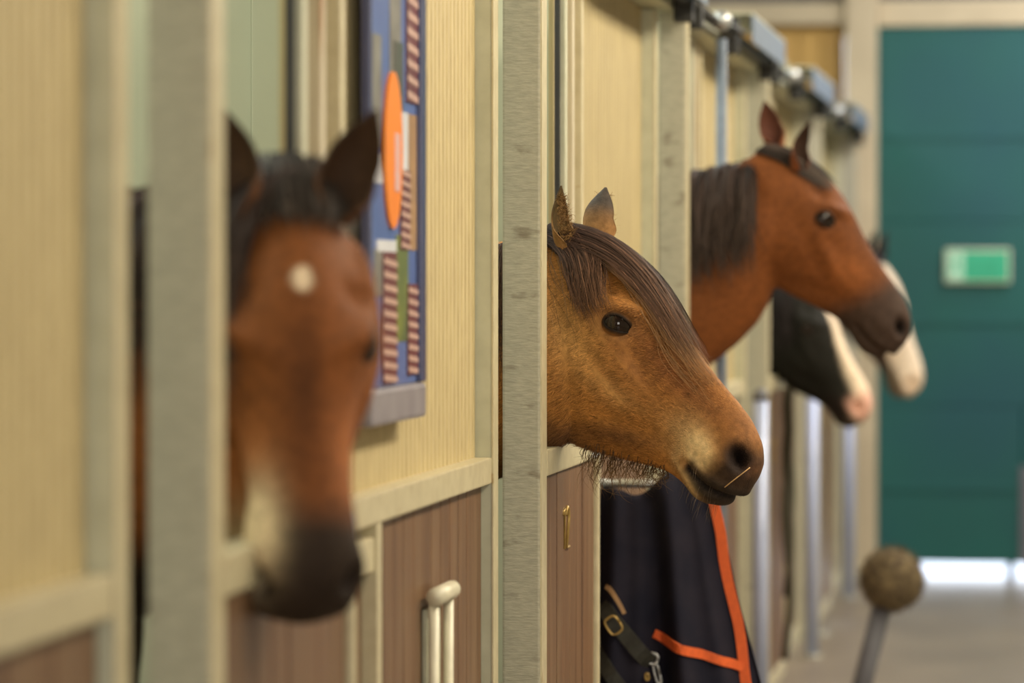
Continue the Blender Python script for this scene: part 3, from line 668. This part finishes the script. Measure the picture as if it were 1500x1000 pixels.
HP = dict(label='golden brown pony with dark forelock, the one horse in sharp focus', psi=-17, pitch=47.2, L=.661, poll=(-1.042, 7.98, 1.712), bot=BOT_P,
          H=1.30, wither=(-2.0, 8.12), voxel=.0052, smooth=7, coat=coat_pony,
          neck=[(-.92, 7.95, 1.47, .13, .08), (-1.02, 7.98, 1.485, .20, .105), (-1.14, 8.0, 1.465, .232, .12), (-1.32, 8.04, 1.40, .25, .135), (-1.60, 8.08, 1.25, .28, .16), (-1.85, 8.12, 1.10, .30, .18), (-2.05, 8.12, 1.0, .2, .15)],
          ears=[((.022, -.090, -.01), (-.08, -.08, 1), (.80, -.60, .1), .125, .030, (.30, .15, .05), (.06, .04, .02), (.13, .085, .035)),
                ((.030, .105, .03), (.14, .10, 1), (.30, .95, 0), .112, .040, (.40, .21, .08), (.07, .055, .045), (.10, .07, .04))])
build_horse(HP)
HR = lambda q, p: (q[:, 0] > -.45) * (q[:, 0] < 1.1) * (p[:, 0] > -1.35) * (np.abs(q[:, 1]) < .4) * (p[:, 2] > 1.1) * np.where(q[:, 0] > .9, .8, 1.) * (1 - .95 * (gs(q[:, 0], q[:, 2], .367, -.04, .055, .038, 35) > .25))
def lenP(q): S, Y, Z = q.T; return .016 + .016 * smooth(-.30, -.46, Z) * smooth(.9, .5, S) + .012 * smooth(.1, -.2, S) - .0115 * smooth(.55, .90, S) - .010 * gs(S, Z, .367, -.04, .10, .08)
def dirP(q, p):
    S, Y, Z = q.T; a, l, d = H0['F']; k = smooth(.25, .0, Z)[:, None]
    v = -a[None] * (.75 - .25 * smooth(.7, .95, S))[:, None] - d[None] * (.35 + .5 * smooth(.7, .3, S))[:, None] * k + np.array([0, 0, -.5])[None] * smooth(.75, .2, S)[:, None]
    return v
H0 = HP
fur(HP, 150000, HR, lenP, dirP, lambda q: .0011 - .0004 * smooth(.7, .95, q[:, 0]))
# forelock
def tracks(n, ctrl, js, jp):
    out = []
    for _ in range(n):
        o1, o2 = rng.uniform(-1, 1), rng.normal()
        out.append([(c[0] + js * (k > 0) * rng.normal() * (k / len(ctrl)) + c[2] * o2 * .0, c[1] + c[2] * o1 + jp * rng.normal() * (k > 0)) for k, c in enumerate(ctrl)])
    return out
DK, TP = (.030, .017, .014), (.12, .06, .032)
ga = tracks(1000, [(-.03, -.0, .9), (.12, -.02, .55), (.26, -.08, .42), (.40, -.12, .38), (.54, -.16, .34)], .05, .03)
gc = tracks(260, [(-.02, -.1, .8), (.14, -.1, .5), (.3, -.14, .42), (.46, -.22, .36), (.66, -.30, .30)], .06, .05)
gb = tracks(560, [(-.02, -.35, .45), (.075, -.58, .30), (.145, -.78, .24), (.205, -.93, .20), (.265, -1.06, .17)], .045, .03)
surf_hair(HP, ga + gb, 'forelock', DK, TP, .0022, off=(.010, .030))
surf_hair(HP, gc, 'forelock_wisps', (.07, .042, .03), (.30, .16, .07), .0013, off=(.010, .026))
gd = tracks(46, [(.26, -.20, .40), (.42, -.30, .38), (.56, -.42, .40), (.72, -.50, .45)], .07, .10)
surf_hair(HP, gd, 'loose_hairs', (.16, .08, .035), (.42, .24, .10), .0009, off=(.008, .016))
ge = tracks(24, [(.02, -.9, .5), (.12, -1.15, .4), (.24, -1.35, .4), (.34, -1.5, .4)], .05, .09)
surf_hair(HP, ge, 'loose_hairs', (.14, .075, .035), (.40, .22, .09), .0010, off=(.010, .024))
gt = tracks(120, [(.02, .30, .25), (.08, .42, .2), (.13, .30, .2), (.17, .38, .2)], .02, .05)
surf_hair(HP, gt, 'forelock_tuft', (.05, .03, .025), (.20, .12, .07), .0018, off=(.012, .030))
# neck mane falling on the near side
n = 700; x = rng.uniform(-1.45, -1.135, n); zt = np.interp(x, [-1.6, -1.32, -1.14, -1.02], [1.54, 1.645, 1.702, 1.72]); yb = np.interp(x, [-1.6, -1.02], [8.08, 7.98])
R_ = np.stack([x, yb - .015, zt + .005], 1); ct = np.zeros((n, 4, 3)); ln = rng.uniform(.22, .36, n)
for k, (yy, zz) in enumerate(((0, 0), (-.07, -.02), (-.135, -.35), (-.145, -1))): ct[:, k, 1] = yy + rng.normal(size=n) * .004; ct[:, k, 2] = zz * ln; ct[:, k, 0] = rng.normal(size=n) * .008 * k
free_hair(HP, R_, ct, 'mane', DK, (.09, .05, .03), .0022)
# beard curls below the jaw
n = 210; s_ = rng.uniform(.54, .80, n); ph_ = np.pi + rng.uniform(-.6, .6, n); R_ = loc2w(HP, hsurf(HP, s_, ph_)); ln = rng.uniform(.03, .095, n) * (1 - .5 * smooth(.65, .82, s_))
ct = np.zeros((n, 4, 3))
for k, (xx, zz) in enumerate(((0, 0), (-.1, -.35), (-.2, -.7), (-.05, -1.0))): ct[:, k, 0] = xx * ln + rng.normal(size=n) * .004 * k; ct[:, k, 1] = rng.normal(size=n) * .004 * k; ct[:, k, 2] = zz * ln
free_hair(HP, R_, ct, 'beard', (.06, .033, .018), (.20, .12, .05), .0012, jit=.012)
# ear fringe
for e, sgn in ((HP['ears'][0], 1), (HP['ears'][1], 1)):
    b = loc2w(HP, e[0]); ax = nrm(e[1]); op = nrm(np.array(e[2]) - ax * (np.array(e[2]) @ ax)); sd_ = np.cross(ax, op); n = 460
    v = rng.uniform(.0, .8, n); u = rng.uniform(-1, 1, n); R_ = b + ax * (e[3] * (v * 1.1 - .12))[:, None] + sd_ * (u * e[4] * .75 * (1 - v * .7))[:, None] + op * (.012 * (1 - v))[:, None]
    ct = np.zeros((n, 4, 3)); ln = rng.uniform(.012, .028, n) * (1 - .4 * v)
    for k in range(4): ct[:, k] = (op * .5 + ax * .35 + sd_ * .0)[None] * (ln * k / 3)[:, None] + sd_[None] * (u * ln * .35 * k / 3)[:, None] + rng.normal(size=(n, 3)) * .0012 * k
    free_hair(HP, R_, ct, 'ear_hair', (.10, .055, .022), (.34, .19, .07), .0010, K=7, jit=.005)
# whiskers
n = 46; s_ = rng.uniform(.86, 1.0, n); ph_ = rng.uniform(1.9, 4.4, n); R_ = loc2w(HP, hsurf(HP, s_, ph_)); c0_ = loc2w(HP, np.stack([s_ - .06, s_ * 0, s_ * 0 - .12], 1)); dd = nrm(R_ - c0_); ct = dd[:, None] * (np.linspace(0, 1, 4)[None, :, None] * rng.uniform(.015, .05, (n, 1, 1))); ct[:, :, 2] -= np.linspace(0, 1, 4)[None]**2 * .008
free_hair(HP, R_, ct, 'whiskers', (.10, .07, .05), (.2, .15, .1), .0006, K=6, jit=.002)

# straw stalk on the nose
def onhead(H, s_, ph): return loc2w(H, hsurf(H, s_, ph))
a = onhead(HP, .985, -1.72); b = onhead(HP, .992, -.80); nn = np.array([.35, -.9, .05]) * .011
st = tube('straw_stalk', [a + nn + np.array([-.004, 0, -.004]), a * .7 + b * .3 + nn * 1.1, a * .35 + b * .65 + nn, b + nn * .9], .0013, 'straw', None, 6)
tag(st, 'tiny orange straw stalk stuck below the nostril of the golden pony', 'straw')

# ---- the other horses
BAY, BLK = (.235, .068, .020), (.018, .013, .012)
def coat_bay(light, mane_s, star=None, muzz=(.05, .03, .022), cream=None, dark=.5, muz0=.78):
    def f(H, q, p, n):
        S, Y, Z = q.T; N = len(S); c = np.tile(np.array(light), (N, 1)) * (1 + .12 * vnoise(p, 14))[:, None]
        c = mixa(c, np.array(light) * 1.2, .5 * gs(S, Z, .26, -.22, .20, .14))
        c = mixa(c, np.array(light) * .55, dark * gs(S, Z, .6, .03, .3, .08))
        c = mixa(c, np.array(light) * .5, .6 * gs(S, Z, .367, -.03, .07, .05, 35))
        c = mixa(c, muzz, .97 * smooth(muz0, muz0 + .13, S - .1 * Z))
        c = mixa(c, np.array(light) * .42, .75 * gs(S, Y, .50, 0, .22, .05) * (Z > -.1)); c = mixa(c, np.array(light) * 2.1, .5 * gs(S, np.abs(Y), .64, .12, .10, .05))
        if cream is not None: c = mixa(c, cream, .95 * np.minimum(1, 1.3 * gs(S, Y * H.get('creamside', -1), .83, .118, .115, .052)))
        c = mixa(c, (.01, .007, .006), np.minimum(1, 1.4 * gs(S, Z, .952, -.040, .034, .022, -20)))
        if star is not None:
            ss, yy, r = star; c = mixa(c, (.80, .62, .42), smooth(1.25, .75, np.hypot((S - ss) / r * .75, (Y - yy) / r)) * (Z > -.05))
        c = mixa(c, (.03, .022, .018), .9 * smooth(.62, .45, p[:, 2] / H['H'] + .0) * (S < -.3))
        return c
    return f
def simple_mane(H, pts, n, ln, side=(0, -1), drop=.16, wid=.006, col=DK, tip=(.06, .04, .03)):
    pts = np.array(pts); x = np.linspace(0, 1, len(pts)); u = rng.random(n); R_ = np.stack([np.interp(u, x, pts[:, k]) for k in range(3)], 1) + rng.normal(size=(n, 3)) * .006
    ct = np.zeros((n, 4, 3)); L_ = ln * rng.uniform(.7, 1.2, n)
    for k, (o_, z_) in enumerate(((0, 0), (.55, -.08), (1, -.5), (1.05, -1))):
        ct[:, k, 0] = side[0] * o_ * drop; ct[:, k, 1] = side[1] * o_ * drop; ct[:, k, 2] = z_ * L_; ct[:, k] += rng.normal(size=(n, 3)) * .006 * k
    return free_hair(H, R_, ct, 'mane', col, tip, wid, K=8)

# near horse, face on
HN = dict(label='near blurred brown horse facing the camera, small white star on forehead', psi=-71, pitch=74, roll=0, L=.565, poll=(-1.045, 5.03, 1.722), bot=BOT_B, w=1.25, muz=1.3,
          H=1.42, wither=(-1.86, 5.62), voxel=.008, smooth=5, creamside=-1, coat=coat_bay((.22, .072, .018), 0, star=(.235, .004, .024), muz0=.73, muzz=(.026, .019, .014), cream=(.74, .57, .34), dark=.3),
          neck=[(-1.02, 5.02, 1.62, .09, .09), (-1.07, 5.12, 1.54, .19, .13), (-1.16, 5.23, 1.49, .27, .14), (-1.36, 5.38, 1.42, .29, .15), (-1.60, 5.52, 1.30, .31, .17), (-1.85, 5.6, 1.15, .33, .2), (-2.1, 5.62, 1.05, .2, .15)],
          ears=[((.00, .115, -.02), (.42, .05, 1), (.30, -.95, .0), .145, .044, (.10, .04, .015), (.03, .015, .008), (.055, .028, .014)),
                ((.00, -.125, -.02), (-.22, .05, 1), (-.35, -.9, 0), .145, .042, (.10, .04, .015), (.03, .015, .008), (.05, .025, .012))])
build_horse(HN)
simple_mane(HN, [(-1.70, 5.50, 1.64), (-1.36, 5.36, 1.725), (-1.15, 5.18, 1.76), (-1.05, 5.06, 1.755)], 600, .28, (-.5, -.85), .14)
fl = tracks(420, [(-.10, 0, 1.25), (-.04, 0, 1.15), (.0, 0, 1.1), (.04, 0, 1.05), (.08, 0, 1.0)], .03, .05)
surf_hair(HN, fl, 'forelock', (.028, .022, .018), (.055, .04, .03), .005, off=(.010, .034))

# tall bay, profile
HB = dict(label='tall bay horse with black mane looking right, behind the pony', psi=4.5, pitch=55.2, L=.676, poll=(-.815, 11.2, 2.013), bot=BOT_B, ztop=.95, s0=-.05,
          H=1.62, wither=(-2.0, 11.25), voxel=.010, smooth=4, coat=coat_bay((.175, .056, .014), 0, muzz=(.050, .032, .024), muz0=.68, dark=.6),
          neck=[(-.76, 11.2, 1.86, .09, .08), (-.84, 11.2, 1.825, .125, .10), (-.95, 11.2, 1.755, .175, .115), (-1.08, 11.2, 1.655, .265, .125), (-1.35, 11.2, 1.54, .33, .15), (-1.65, 11.22, 1.45, .36, .19), (-1.95, 11.25, 1.3, .38, .23), (-2.2, 11.25, 1.2, .25, .2)],
          ears=[((.085, -.09, .01), (.24, -.10, 1), (.75, -.6, .1), .135, .036, (.20, .06, .02), (.06, .02, .01), (.04, .02, .012)),
                ((-.06, .08, -.02), (-.26, .12, 1), (.2, -.9, .1), .130, .038, (.22, .065, .02), (.09, .03, .014), (.10, .035, .02))])
build_horse(HB)
simple_mane(HB, [(-1.80, 11.2, 1.86), (-1.35, 11.2, 1.90), (-1.08, 11.2, 1.935), (-.905, 11.18, 1.97)], 1050, .29, (0, -1), .15, wid=.008)
surf_hair(HB, tracks(260, [(-.05, 0, 1.0), (.02, -.15, .8), (.09, -.25, .65), (.16, -.35, .5), (.24, -.35, .4)], .03, .04), 'forelock', (.028, .02, .016), (.05, .035, .025), .005, off=(.003, .010))

# black horse with a white blaze
def coat_blaze(base, nose, wide, low=(.02, .014, .012)):
    def f(H, q, p, n):
        S, Y, Z = q.T; N = len(S); c = np.tile(np.array(base), (N, 1)) * (1 + .15 * vnoise(p, 12))[:, None]
        zt = herm(*TOP, S); w_ = np.interp(S, [.1, .25, .5, .8, 1.0], wide)
        c = mixa(c, (.74, .60, .44), smooth(1.2, .85, np.abs(Y) / w_) * (Z > zt - .20) * (S > .08) * (S < 1.1))
        c = mixa(c, nose, smooth(.84, .95, S) * smooth(-.14, -.06, Z))
        c = mixa(c, low, .95 * smooth(-.075, -.13, Z) * smooth(.74, .86, S))
        return c
    return f
HK = dict(label='black horse with a white blaze and pink nose, head lowered under the bay jaw', psi=-26, pitch=56, L=.60, poll=(-1.0, 14.25, 1.625), bot=BOT_P, w=1.1,
          H=1.45, wither=(-2.1, 14.35), voxel=.012, smooth=3, coat=coat_blaze((.016, .015, .012), (.74, .42, .32), (.02, .03, .05, .07, .09)),
          neck=[(-.96, 14.25, 1.50, .09, .08), (-1.05, 14.27, 1.46, .16, .11), (-1.2, 14.3, 1.42, .2, .12), (-1.5, 14.35, 1.3, .25, .15), (-1.8, 14.35, 1.2, .3, .19), (-2.1, 14.35, 1.1, .2, .15)],
          ears=[((.03, -.09, 0), (0, -.1, 1), (.7, -.6, 0), .12, .03, BLK, BLK, BLK), ((.03, .09, 0), (.05, .1, 1), (.5, .8, 0), .12, .03, BLK, BLK, BLK)])
build_horse(HK)
simple_mane(HK, [(-1.7, 14.35, 1.5), (-1.2, 14.3, 1.63), (-1.0, 14.25, 1.63)], 300, .25, (0, -1), .14, wid=.010, col=BLK, tip=BLK)
HF = dict(label='farthest horse, dark head with a white face and nose beyond the bay muzzle', psi=-20, pitch=69, L=.665, poll=(-.845, 17.3, 1.745), bot=BOT_B,
          H=1.5, wither=(-2.1, 17.3), voxel=.012, smooth=3, coat=coat_blaze((.06, .035, .025), (.78, .60, .42), (.05, .07, .09, .13, .15), (.16, .12, .08)),
          neck=[(-.86, 17.3, 1.63, .09, .08), (-.98, 17.3, 1.58, .16, .11), (-1.2, 17.3, 1.5, .2, .12), (-1.5, 17.3, 1.38, .26, .15), (-1.8, 17.3, 1.25, .3, .19), (-2.1, 17.3, 1.15, .2, .15)],
          ears=[((.02, -.09, 0), (.15, -.1, 1), (.7, -.6, 0), .13, .03, BLK, BLK, BLK), ((.02, .09, 0), (.2, .1, 1), (.5, .8, 0), .13, .03, BLK, BLK, BLK)])
build_horse(HF)
simple_mane(HF, [(-1.6, 17.3, 1.62), (-1.2, 17.3, 1.70), (-.95, 17.3, 1.77)], 300, .25, (0, -1), .14, wid=.010, col=BLK, tip=BLK)
surf_hair(HF, tracks(90, [(-.03, 0, .9), (.05, 0, .8), (.1, 0, .7)], .02, .05), 'forelock', BLK, BLK, .01, off=(.01, .02))

# ------------------------------------------------------------------ rug on its rack
YR = 9.16
t = thing('rug_rack', 'silver rug rack bar sticking out from the stall front', 'rack', (-1.12, YR, 1.105))
tube('bar', [(-1.146, YR, 1.105), (-.885, YR, 1.105)], .011, 'zinc', t, 14)
bm = bmesh.new(); bmesh.ops.create_uvsphere(bm, u_segments=14, v_segments=10, radius=.0145, matrix=Matrix.Translation((-.975, YR - .03, 1.103))); obj_bm('end_knob', bm, 'zinc', t, True)
tube('stay', [(-.975, YR - .03, 1.103), (-.975, YR, 1.10)], .008, 'zinc', t, 8)
box('wall_plate', (-1.147, YR - .03, 1.05), (-1.140, YR + .03, 1.16), 'zinc', t, bev=.002)
t = thing('horse_rug', 'navy horse rug with orange binding hanging from the rack below the pony', 'rug', (-.95, YR, .4))
ZT, ZB = 1.088, .36
def rugpt(u, v, sidey):
    """u 0 at the wall .. 1 at the outer edge; v 0 top .. 1 bottom; sidey -1 near face, +1 far face"""
    z = ZT - (ZT - ZB) * v
    xo = np.interp(z, [.36, .62, .79, .956, 1.057, 1.098], [-.685, -.727, -.775, -.815, -.850, -.895])
    xi = -1.136
    x = xi + (xo - xi) * u
    z = z + .055 * smooth(.35, .75, u) * (1 - v) ** 3 - .015 * u * (1 - v) + (.012 * math.sin(u * 9) * (1 - v))
    fold = .042 * math.sin(u * 15 + 1.2 + v * .8) + .022 * math.sin(u * 27 + v * 3)
    y = YR + sidey * (.020 + .13 * v ** .8 + (.03 * math.sin(math.pi * min(u * 1.1, 1)))) * (1 - .80 * smooth(.80, 1., u)) + fold * (.25 + .9 * v) * (1 - smooth(.85, 1, u)) 
    return np.array([x, y, z])
nu, nv2 = 60, 48; vs = []; fs = []
for lay in (0, 1):
    for j in range(2 * nv2 + 1):
        sidey = -1 if j <= nv2 else 1; v = 1 - j / nv2 if j <= nv2 else (j - nv2) / nv2
        if j == nv2: v = 0; 
        for i in range(nu + 1):
            p = rugpt(i / nu, v, sidey); c_ = np.array([p[0], YR, p[2] - .02])
            p = p + nrm(c_ - p) * (.006 * lay); vs.append(p)
n1 = (2*nv2 + 1) * (nu + 1)
for j in range(2 * nv2):
    for i in range(nu):
        a = j * (nu+1) + i; fs.append((a, a+1, a+nu+2, a+nu+1)); fs.append((n1+a, n1+a+nu+1, n1+a+nu+2, n1+a+1))
for j in range(2 * nv2):
    for i in (0, nu): a = j*(nu+1) + i; fs.append((a, a+nu+1, n1+a+nu+1, n1+a))
for i in range(nu):
    for j in (0, 2*nv2): a = j*(nu+1) + i; fs.append((a, n1+a, n1+a+1, a+1))
mk('cloth', vs, fs, 'rug', t)
def ribbon(name, pts, wv, th, m, parent):
    """flat band through pts; wv width vector; th thickness along -Y/+X normal"""
    pts = [np.array(p, float) for p in pts]; vs = []; fs = []
    for i, p in enumerate(pts):
        T = nrm(pts[min(i+1, len(pts)-1)] - pts[max(i-1, 0)]); w = np.array(wv(i) if callable(wv) else wv, float); w = w - T * (w @ T); n_ = nrm(np.cross(T, w))
        for a, b in ((-.5, -.5), (.5, -.5), (.5, .5), (-.5, .5)): vs.append(p + w * a + n_ * th * b)
    for i in range(len(pts) - 1):
        for k in range(4): fs.append((i*4 + k, i*4 + (k+1) % 4, i*4 + 4 + (k+1) % 4, i*4 + 4 + k))
    fs.append((0, 1, 2, 3)); fs.append(tuple(len(pts)*4 - 4 + k for k in (3, 2, 1, 0)))
    return mk(name, vs, fs, m, parent, smooth=False)
edge = [rugpt(1. - .11 * v ** 1.5, v, -1) + np.array([-.004 + .004 * math.sin(v * 17), -.010, 0]) for v in np.linspace(.03, 1, 40)]
ribbon('orange_binding', edge, (.026, .0, 0), .006, 'orange', t)
e2 = [rugpt(u, np.interp(u, [.40, 1], [.46, .615]) , -1) + np.array([0, -.009, 0]) for u in np.linspace(.42, .93, 20)]
ribbon('orange_strap', e2, (0, 0, .024), .005, 'orange', t)
# chest straps and buckles
s1 = [rugpt(u, v, -1) + np.array([0, -.014, 0]) for u, v in zip(np.linspace(0.08, .385, 12), np.linspace(.385, .565, 12))]
ribbon('chest_strap', s1, (.026, 0, .030), .005, 'strap', t)
s2 = [rugpt(u, v, -1) + np.array([0, -.014, 0]) for u, v in zip(np.linspace(0.02, .36, 12), np.linspace(.52, .78, 12))]
ribbon('chest_strap', s2, (.022, 0, .028), .005, 'strap', t)
s3 = [rugpt(u, v, -1) + np.array([0, -.016, 0]) for u, v in zip(np.linspace(.11, .24, 8), (.325, .328, .335, .345, .358, .373, .39, .41))]
ribbon('leather_tab', s3, (.006, 0, .010), .003, 'p_tan', t)
def buckle(u, v, a, w, h, r, m):
    c_ = rugpt(u, v, -1) + np.array([0, -.024, 0]); P_ = []
    for k in range(21):
        th = 2*math.pi*k/20; x = w * np.sign(math.cos(th)) * abs(math.cos(th))**.6; z = h * np.sign(math.sin(th)) * abs(math.sin(th))**.6
        P_.append(c_ + np.array([x*math.cos(a) - z*math.sin(a), 0, x*math.sin(a) + z*math.cos(a)]))
    tube('buckle', P_, r, m, t, 8)
buckle(.17, .449, .6, .017, .022, .0026, 'brass'); buckle(.40, .550, -.3, .012, .013, .0036, 'zinc'); buckle(.415, .600, .25, .006, .026, .0036, 'zinc'); buckle(.36, .61, .1, .004, .008, .0028, 'brass')
